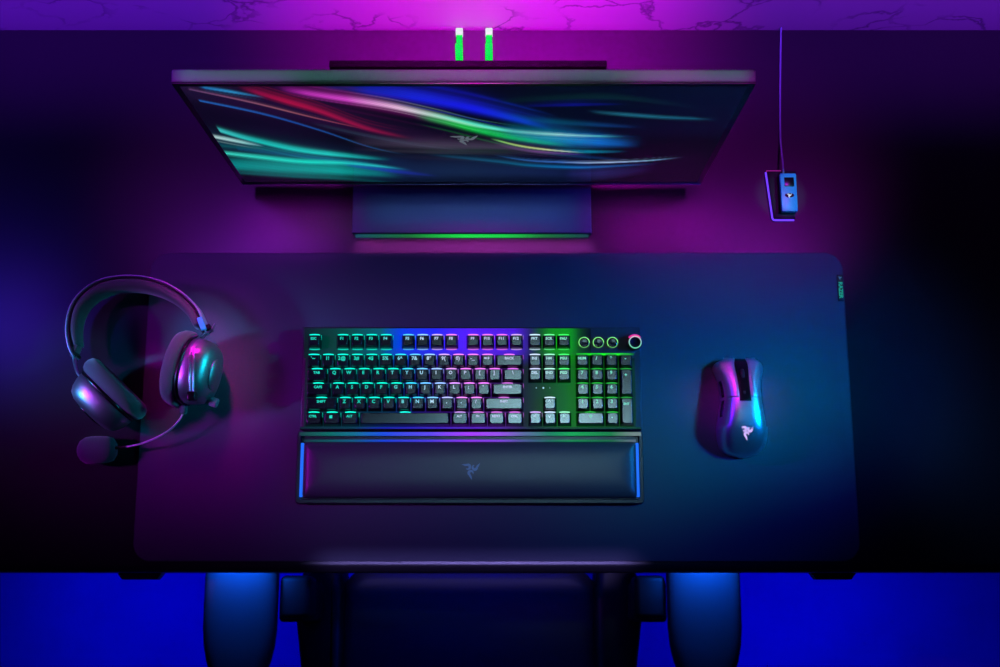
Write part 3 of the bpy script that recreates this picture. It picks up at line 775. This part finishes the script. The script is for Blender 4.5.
tag(cb, 'thin pale cord running from the receiver over the rear desk edge', 'cord')

# ------------------------------------------------------------------ headset
hs = thing('gaming_headset', 'black over-ear headset with boom microphone lying left of the keyboard', 'headset', (-0.46, 0.33, PZ))
def hp(px, py, h):        # surveyed positions above the desk top
    t = R(12.6); v = (333.5 - py) / 1250; u = (px - 500) / 1250
    D = (1.627 - h) / (math.cos(t) - v * math.sin(t))
    return Vector((u * D, D * (math.sin(t) + v * math.cos(t)), T0 + h))
HB = 0.045
band = smooth_path([hp(*p, HB) for p in ((76, 358), (71.5, 348), (69.5, 328), (75, 307), (89, 291), (108, 281.5), (133, 278.5), (158, 282), (180, 292), (197, 307), (205, 323), (207, 333))], 8)
def inset(path, d):
    out = []
    for i, p in enumerate(path):
        a = path[max(0, i - 1)]; b = path[min(len(path) - 1, i + 1)]; t = (b - a).normalized(); s = t.cross(Vector((0, 0, 1)))
        out.append(p + s * d)
    return out
def flat(w, h, r=0.3):
    return [(w / 2 * math.copysign(abs(math.cos(2 * PI * k / 20)) ** r, math.cos(2 * PI * k / 20)), h / 2 * math.copysign(abs(math.sin(2 * PI * k / 20)) ** r, math.sin(2 * PI * k / 20))) for k in range(20)]
link('headband', sweep(band, flat(0.0026, 0.034, 0.35), scale=lambda t: (1, 0.7 + 0.3 * math.sin(PI * t))), mat('satin_band_rim', (175, 165, 200), 0.45, metal=0.35), hs)
mb = inset(band, 0.0030)
link('headband_rim', sweep(mb, flat(0.0036, 0.033, 0.5), scale=lambda t: (1, 0.65 + 0.3 * math.sin(PI * t))), M_matt, hs)
pad_path = inset(band, 0.0098)
n = len(pad_path)
link('headband_pad', sweep(pad_path[int(n * .10):int(n * .93)], flat(0.013, 0.036, 0.85), scale=lambda t: (0.45 + 0.85 * math.sin(PI * min(1, max(0, t * .96 + 0.02))) ** 0.5, 0.8 + 0.2 * math.sin(PI * t))), M_cush, hs)

def superring(a, b, n=40, e=0.85):
    out = []
    for k in range(n):
        c, s = math.cos(2 * PI * k / n), math.sin(2 * PI * k / n)
        out.append((a * math.copysign(abs(c) ** e, c), b * math.copysign(abs(s) ** e, s)))
    return out
def cup(center, along, into, left):
    """along: long direction of the cup, into: direction from shell to ear cushion"""
    into = into.normalized(); al = (along - into * along.dot(into)).normalized(); th = into.cross(al)
    def put(me): return frame_map(me, center, al, th, into)
    def rings(tab): return [[(x, y, z) for x, y in superring(A, B)] for A, B, z in tab]
    shell = put(loft(rings([(0.002, 0.002, -0.0315), (0.016, 0.013, -0.0312), (0.028, 0.023, -0.0295), (0.036, 0.030, -0.0255), (0.040, 0.034, -0.019), (0.0425, 0.0365, -0.010), (0.0435, 0.0375, -0.002), (0.0425, 0.0365, 0.0005)])))
    s = link('ear_cup', shell, M_head, hs)
    seam = put(loft(rings([(0.0438, 0.0378, -0.0008), (0.0452, 0.0392, 0.0002), (0.0452, 0.0392, 0.0030), (0.0438, 0.0378, 0.0040)])))
    link('cup_rim', seam, M_black, hs)
    outp = rings([(0.0430, 0.0370, 0.0035), (0.0475, 0.0405, 0.0060), (0.0500, 0.0425, 0.0110), (0.0500, 0.0425, 0.0165), (0.0475, 0.0400, 0.0225), (0.0420, 0.0345, 0.0260),
                  (0.0350, 0.0275, 0.0255), (0.0300, 0.0225, 0.0215), (0.0280, 0.0205, 0.0150), (0.0275, 0.0200, 0.0065)])
    c = link('ear_cushion', put(loft(outp)), M_cush, hs)
    link('cup_badge', put(loft(rings([(0.020, 0.016, -0.0305), (0.019, 0.015, -0.0325), (0.002, 0.002, -0.0328)]))), M_black if left else M_head, s)
    return put
cR = hp(193, 371, 0.046); cL = hp(107, 397, 0.046)
putR = cup(cR, Vector((0.20, 0.98, 0)), Vector((-0.94, 0.20, -0.20)), False)
putL = cup(cL, Vector((-0.74, 0.67, 0)), Vector((0.66, 0.70, -0.04)), True)
# yoke wires and sliders
def wire(pts, r=0.0013, m=M_wire, name='yoke_wire'): return link(name, tube(pts, r, 8, 6), m, hs)
wire([hp(76, 356, .050), hp(76, 366, .056), hp(80, 377, .062), hp(92, 390, .066), hp(105, 408, .060)], 0.0013)
wire([hp(73, 350, .046), hp(73.5, 360, .044), hp(77, 373, .052), hp(84, 380, .060)], 0.0012)
wire([hp(206, 332, .050), hp(198, 338, .064), hp(190.5, 348, .080), hp(189.5, 372, .087), hp(190, 393, .083)], 0.0012)
wire([hp(207, 334, .046), hp(202, 340, .062), hp(194.5, 350, .080), hp(193.5, 372, .087), hp(193.5, 393, .083)], 0.0012)
sharp(link('yoke_pivot', frame_map(box(-.005, .005, -.0055, .0055, -.010, .004, .0015), hp(191.5, 396, .083), (1, 0, 0), (0, 1, 0), (0, 0, 1)), M_black, hs))
link('slider', frame_map(box(-.0035, .0035, -.009, .009, -.010, .010, .0012), hp(203, 325, .050), Vector((.92, .39, 0)), Vector((-.39, .92, 0)), (0, 0, 1)), M_blue, hs)
link('slider', frame_map(box(-.0065, .0065, -.004, .004, -.009, .009, .0012), hp(207, 329.5, .046), Vector((.92, .39, 0)), Vector((-.39, .92, 0)), (0, 0, 1)), M_black, hs)
link('slider', frame_map(box(-.0025, .0025, -.008, .008, -.009, .009, .001), hp(76, 352, .046), Vector((.96, -.28, 0)), Vector((.28, .96, 0)), (0, 0, 1)), M_cush, hs)
link('adjuster_clip', tube([hp(206, 333, .05), hp(211, 330, .052), hp(215, 324, .052)], 0.0012, 8), M_wire, hs)
# volume knob
kd = Vector((0.93, -0.36, 0)).normalized(); kc = hp(203, 398, .040)
kn = lathe([(0.0001, 0), (0.0050, 0), (0.0050, 0.010), (0.0062, 0.0105), (0.0062, 0.0195), (0.0054, 0.0205), (0.0001, 0.0205)], 24)
frame_map(kn, kc, Vector((0.36, 0.93, 0)), Vector((0, 0, 1)), kd)
link('volume_knob', kn, mat('knob_rubber', (130, 120, 135), 0.4), hs)
# microphone
M_boom = mat('satin_boom', (215, 205, 228), 0.38, metal=0.35)
link('boom_joint', frame_map(box(-.0045, .0045, -.008, .008, -.006, .006, .003), hp(183.5, 408, .040), (1, 0, 0), (0, 1, 0), (0, 0, 1)), M_foam, hs)
link('boom', tube([hp(184, 411, .038), hp(180, 419, .036), hp(171, 429, .034), hp(158, 437, .031), (hp(143, 443, .028)), hp(128, 446.5, .025), hp(114, 448, .022)], 0.0014, 8), M_boom, hs)
link('boom_sleeve', tube([hp(126, 446.8, .0247), hp(120, 447.5, .0235), hp(112, 448.4, .022)], 0.0021, 10), M_matt, hs)
mc = hp(97, 450, .021)
dirm = Vector((-1, -0.04, 0)).normalized(); sd = Vector((0.04, -1, 0)).normalized()
tab = [(0.002, -0.0245), (0.010, -0.0240), (0.0150, -0.0205), (0.0172, -0.013), (0.0180, -0.003), (0.0180, 0.006), (0.0168, 0.0145), (0.0130, 0.0205), (0.0075, 0.0238), (0.002, 0.0248)]
fo = loft([[(r * math.cos(2 * PI * k / 28), r * math.sin(2 * PI * k / 28) * .95, z) for k in range(28)] for r, z in tab])
link('foam_windscreen', frame_map(fo, mc, sd, Vector((0, 0, 1)), dirm), M_foam, hs)

# ------------------------------------------------------------------ chair
CX = -0.046
ch = thing('gaming_chair', 'dark gaming chair with padded armrests tucked under the desk front', 'chair', (CX, -0.20, 0))
ZS = DZ - 0.28
def outline_block(pts, z0, z1, rnd, seg=5):
    bm = bmesh.new()
    f = bm.faces.new([bm.verts.new((x, y, z0)) for x, y in pts])
    r = bmesh.ops.extrude_face_region(bm, geom=[f])
    for g in r['geom']:
        if isinstance(g, bmesh.types.BMVert): g.co.z = z1
    bmesh.ops.recalc_face_normals(bm, faces=bm.faces)
    bmesh.ops.bevel(bm, geom=[e for e in bm.edges if abs(e.verts[0].co.z - e.verts[1].co.z) < 1e-6], offset=rnd, segments=seg, affect='EDGES', profile=0.5)
    me = bpy.data.meshes.new('block'); bm.to_mesh(me); bm.free(); return me
seatp = [(x, y) for x, y in rrect(0.195, 0.235, 0.05, 8, CX, -0.165)]
link('seat', outline_block(seatp, ZS - 0.09, ZS - 0.012, 0.022), M_seat, ch)
for s in (-1, 1):
    side = []
    for y in [0.085, 0.07, 0.03, -0.02, -0.08, -0.16, -0.24, -0.32, -0.38, -0.40]:
        w = 0.262 - 0.10 * max(0, (0.03 - y)) ** 1.0 * 1.3
        if y > 0.05: w -= (y - 0.05) * 0.9
        if y < -0.36: w -= 0.01
        side.append((CX + s * max(w, 0.205), y))
    inner = [(CX + s * 0.187, -0.40), (CX + s * 0.187, -0.20), (CX + s * 0.187, 0.03), (CX + s * 0.192, 0.075)]
    pts = side + inner
    if s > 0: pts = pts[::-1]
    link('seat_bolster', outline_block(pts, ZS - 0.09, ZS + 0.012, 0.014), M_seat2, ch)
def slab(pts3, w, th):
    path = smooth_path(pts3, 6); prof = flat(w, th, 0.45)
    rings = []
    for i, p in enumerate(path):
        a = path[max(0, i - 1)]; b = path[min(len(path) - 1, i + 1)]; t = (b - a).normalized(); s = Vector((1, 0, 0)); u = s.cross(t).normalized()
        k = math.sin(PI * (i / (len(path) - 1))) ** 0.25 if 0 < i < len(path) - 1 else 0.35
        rings.append([p + s * q[0] * (0.75 + 0.25 * k) + u * q[1] * k for q in prof])
    return loft(rings)
link('backrest', slab([(CX, -0.40, ZS - .03), (CX, -0.43, ZS + 0.12), (CX, -0.46, ZS + 0.40), (CX, -0.50, ZS + 0.70), (CX, -0.52, ZS + 0.80)], 0.48, 0.09), M_seat, ch)
def arm_pad(cx):
    tabs = [(0.098, 0.034, -.006), (0.092, 0.043, 0), (0.075, 0.0475, 0), (0.045, 0.0492, 0), (0.005, 0.0490, 0), (-0.020, 0.0488, 0), (-0.042, 0.0468, 0), (-0.062, 0.0425, 0), (-0.078, 0.037, -.001), (-0.100, 0.031, -.003), (-0.125, 0.0245, -.006), (-0.135, 0.015, -.012)]
    rings = []
    for y, w, dz in tabs:
        prof = flat(2 * w, 0.030, 0.42)
        rings.append([(cx + q[0], y, DZ - 0.075 + dz + q[1] - 0.0035 * (q[0] / w) ** 2 * (1 if q[1] > 0 else 0)) for q in prof])
    return loft(rings)
for s in (-1, 1):
    ax = -0.3445 if s < 0 else 0.2715
    pad_o = link('arm_pad', arm_pad(ax), M_arm, ch)
    link('arm_mount', box(min(ax - s * .050, ax - s * .092), max(ax - s * .050, ax - s * .092), -0.008, 0.049, DZ - 0.135, DZ - 0.075, 0.008), M_matt, ch)
    link('arm_bracket', box(ax - .03, ax + .03, -0.02, 0.05, DZ - 0.115, DZ - 0.089, 0.005), M_matt, ch)
    link('arm_post', box(ax - s * .064 - .018, ax - s * .064 + .018, -0.012, 0.044, ZS - 0.10, DZ - 0.10, 0.006), M_matt, ch)
    link('arm_base', box(min(CX, ax - s * .05), max(CX, ax - s * .05), -0.012, 0.044, ZS - 0.125, ZS - 0.090, 0.006), M_matt, ch)
link('gas_lift', lathe([(0.001, 0), (0.028, 0), (0.028, 0.16), (0.016, 0.165), (0.016, 0.30), (0.05, 0.305), (0.05, 0.325), (0.001, 0.326)], 24, CX, -0.18, 0.06), M_chrome, ch)
for k in range(5):
    a = R(90 + 72 * k); d = Vector((math.cos(a), math.sin(a), 0)); c0 = Vector((CX, -0.18, 0.10))
    link('base_leg', tube([c0 + d * .02, c0 + d * .12 + Vector((0, 0, -.008)), c0 + d * .26 + Vector((0, 0, -.035))], 0.017, 10), M_chrome, ch)
    w = lathe([(0.001, -.012), (0.026, -.012), (0.029, -.006), (0.029, .006), (0.026, .012), (0.001, .012)], 20)
    p = c0 + d * .255; p.z = 0.0295
    frame_map(w, p, d, Vector((0, 0, 1)), d.cross(Vector((0, 0, 1))))
    link('caster', w, M_matt, ch)

# ------------------------------------------------------------------ unseen lamps, several added to light one object or patch
def area(name, loc, target, size, rgb, power, sy=None, spread=180):
    l = bpy.data.lights.new(name, 'AREA'); l.energy = power; l.color = rgb; l.size = size
    if sy: l.shape = 'RECTANGLE'; l.size_y = sy
    l.spread = R(spread)
    o = bpy.data.objects.new(name, l); COL.objects.link(o); o.location = loc
    o.rotation_euler = (Vector(target) - Vector(loc)).to_track_quat('-Z', 'Y').to_euler(); return o
def spot(name, loc, target, angle, blend, rgb, power, radius=0.05):
    l = bpy.data.lights.new(name, 'SPOT'); l.energy = power; l.color = rgb; l.spot_size = R(angle); l.spot_blend = blend; l.shadow_soft_size = radius
    o = bpy.data.objects.new(name, l); COL.objects.link(o); o.location = loc
    o.rotation_euler = (Vector(target) - Vector(loc)).to_track_quat('-Z', 'Y').to_euler(); return o
LIT = {}
#LITSTART
LIT = {
    'wall_spot': (85, 0, 78),
    'wall_strip': (0.231, 0.0172, 0.9137),
    'wall_strip_left': (0.1846, 0.0109, 0.9279),
    'rear_beam': (1.7512, 0.0, 2.1373),
    'front_beam': (0.0196, 0.0001, 0.029),
    'front_beam_right': (0.0293, 0.0003, 0.0374),
    'front_lip_beam': (0.0147, 0.0013, 0.0168),
    'purple_left_spot': (11.4284, 0.754, 28.0649),
    'purple_right_spot': (13, 0.3, 20),
    'blue_beam': (0.0, 0.061, 0.2118),
    'blue_spot': (0.0, 2.3328, 57.6207),
    'purple_beam': (0.125, 0, 0.205),
    'left_edge_spot': (1.1938, 0.4725, 16.8241),
    'right_edge_spot': (0.0558, 0.3193, 1.2648),
    'floor_fill': (0.0, 0.0, 1.1035),
    'armrest_fill': (0.0016, 0.0528, 0.4576),
    'violet_edge_beam': (0.009, 0.007, 0.026),
    'monitor_top_beam': (0.005, 0.018, 0.014),
    'seat_fill': (0.0, 0.0, 0.2317),
    'stand_beam': (0.002, 0.0033, 0.0095),
    'cool_ceiling_panel': (0.013, 0.024, 0.027),
    'cyan_side_panel': (0, 0.035, 0.036),
    'cyan_headset_panel': (0, 0.035, 0.04),
    'pink_side_panel': (0.011, 0, 0.009),
    'pink_headset_panel': (0.045, 0, 0.03),
    'violet_mouse_panel': (0.002, 0, 0.02),
    'blue_left_panel': (0, 0.04, 0.09),
    'receiver_spot': (0, 20, 24),
    'rest_panel': (0.004, 0.01, 0.013),
}
#LITEND
def col_of(name):
    c = LIT.get(name, (0, 0, 0)); m = max(c)
    return (tuple(v / m for v in c), m) if m > 0 else ((1, 1, 1), 0.0)
def A(name, *a, **k):
    c, p = col_of(name)
    if p > 0: area(name, a[0], a[1], a[2], c, p, **k)
def S(name, loc, target, angle, blend, radius=0.05):
    c, p = col_of(name)
    if p > 0: spot(name, loc, target, angle, blend, c, p, radius)
S('wall_spot', (-0.03, 0.60, DZ + 0.90), (-0.03, 0.83, DZ + 0.08), 48, 1.0, 0.04)
A('wall_strip', (0.46, 0.60, DZ + 0.64), (0.46, 0.815, DZ + 0.05), 0.80, sy=0.03, spread=36)
A('wall_strip_left', (-0.52, 0.60, DZ + 0.64), (-0.52, 0.815, DZ + 0.05), 0.70, sy=0.03, spread=36)
A('rear_beam', (-0.0, 0.665, DZ + 0.95), (-0.0, 0.765, DZ), 0.30, sy=0.10, spread=32)
A('front_beam', (-0.285, 0.522, DZ + 0.80), (-0.285, 0.522, DZ), 0.13, sy=0.04, spread=9)  # unseen beams added to tint the desk in front of the monitor
A('front_beam_right', (0.225, 0.522, DZ + 0.80), (0.225, 0.522, DZ), 0.16, sy=0.04, spread=9)
A('front_lip_beam', (-0.035, 0.484, DZ + 0.80), (-0.035, 0.484, DZ), 0.32, sy=0.006, spread=2)
S('purple_left_spot', (-0.55, 0.62, DZ + 1.30), (-0.375, 0.565, DZ), 20, 1.0, 0.05)
S('purple_right_spot', (0.60, 0.66, DZ + 1.30), (0.315, 0.60, DZ), 22, 1.0, 0.05)
S('side_glow', (-0.02, 0.62, DZ + 1.75), (-0.02, 0.60, DZ), 34, 1.0, 0.05)
A('blue_beam', (1.70, 0.36, DZ + 1.20), (0.30, 0.35, DZ), 0.16, sy=0.22, spread=11)
S('blue_spot', (1.45, 0.33, DZ + 1.05), (0.16, 0.32, DZ), 26, 1.0, 0.04)
A('purple_beam', (-1.70, 0.30, DZ + 1.20), (-0.33, 0.27, DZ), 0.24, sy=0.36, spread=11)
S('purple_spot', (-1.40, 0.40, DZ + 1.10), (-0.16, 0.35, DZ), 24, 1.0, 0.05)
S('left_edge_spot', (-1.1, 0.52, DZ + 1.2), (-0.83, 0.53, DZ), 34, 1.0, 0.05)
S('right_edge_spot', (0.9, 0.25, DZ + 1.2), (0.70, 0.24, DZ), 22, 1.0, 0.05)
for fx in (-0.60, 0.56):
    A('floor_fill', (fx, 0.16, 0.66), (fx * 0.95, -0.02, 0.0), 0.3, sy=0.1, spread=95)  # unseen lights below the desk, added to turn the floor blue
for ax in (-0.3445, 0.2715):
    A('armrest_fill', (ax, 0.085, DZ - 0.030), (ax, 0.0, DZ - 0.075), 0.07, sy=0.01)  # no fixture here: blue light added to fade along the armrest tops
A('cool_ceiling_panel', (0.15, 0.505, DZ + 1.75), (0.04, 0.25, DZ), 0.34, sy=0.10, spread=13)
A('rest_panel', (-0.08, 0.39, DZ + 1.75), (-0.04, 0.18, DZ), 0.46, sy=0.08, spread=8)  # added to lighten the wrist rest cushion alone
A('cyan_side_panel', (1.05, 0.45, DZ + 0.66), (0.325, 0.245, DZ + 0.03), 0.14, sy=0.20, spread=10)
A('cyan_headset_panel', (1.25, 0.48, DZ + 0.75), (-0.385, 0.32, DZ + 0.05), 0.10, sy=0.14, spread=7)
A('pink_side_panel', (0.04, 0.77, DZ + 0.80), (0.300, 0.305, DZ + 0.02), 0.08, sy=0.06, spread=7)
A('pink_headset_panel', (-0.43, 0.78, DZ + 0.42), (-0.385, 0.35, DZ + 0.05), 0.08, sy=0.06, spread=16)
A('violet_mouse_panel', (-0.55, 0.62, DZ + 0.48), (0.30, 0.26, DZ + 0.02), 0.10, sy=0.08, spread=8)
A('violet_edge_beam', (-0.03, -0.02, DZ + 1.80), (-0.03, 0.055, DZ), 0.40, sy=0.008, spread=2)  # unseen sliver of violet added along the desk front edge
S('receiver_spot', (0.95, 0.45, DZ + 1.20), (0.391, 0.556, DZ + .015), 2.9, 0.5, 0.006)  # narrow blue spot added to light the receiver alone
A('monitor_top_beam', (-0.038, 0.5490, DZ + 1.60), (-0.038, 0.5490, DZ + .41), 0.595, sy=0.004, spread=1.2)  # thin unseen beam added to lift the monitor's top edge
A('seat_fill', (-0.046, 0.22, 0.69), (-0.046, -0.12, 0.42), 0.3, sy=0.05, spread=100)  # unseen blue light added for the chair seat
A('stand_beam', (-0.038, 0.50, DZ + 1.0), (-0.038, 0.526, DZ), 0.28, sy=0.008, spread=4)  # bluish beam added over the stand foot, no source there
A('blue_left_panel', (-1.30, 0.22, DZ + 0.42), (-0.52, 0.31, DZ + 0.04), 0.10, sy=0.16, spread=10)

w = bpy.data.worlds.new('dark_room'); SC.world = w; w.use_nodes = True
w.node_tree.nodes['Background'].inputs['Color'].default_value = (0.02, 0.02, 0.30, 1)
w.node_tree.nodes['Background'].inputs['Strength'].default_value = 0.03

# ------------------------------------------------------------------ camera
cam = bpy.data.cameras.new('camera'); co = bpy.data.objects.new('camera', cam); COL.objects.link(co)
cam.sensor_width = 36; cam.lens = 45.0; cam.clip_start = 0.05
co.location = (0, 0, DZ + 1.627); co.rotation_euler = (R(12.6), 0, 0)
SC.camera = co
for o in list(COL.objects):
    if '_abs' in o: del o['_abs']
SC.view_settings.view_transform = 'Standard'; SC.view_settings.look = 'None'
SC.view_settings.exposure = 0; SC.view_settings.gamma = 1; SC.view_settings.use_curve_mapping = False
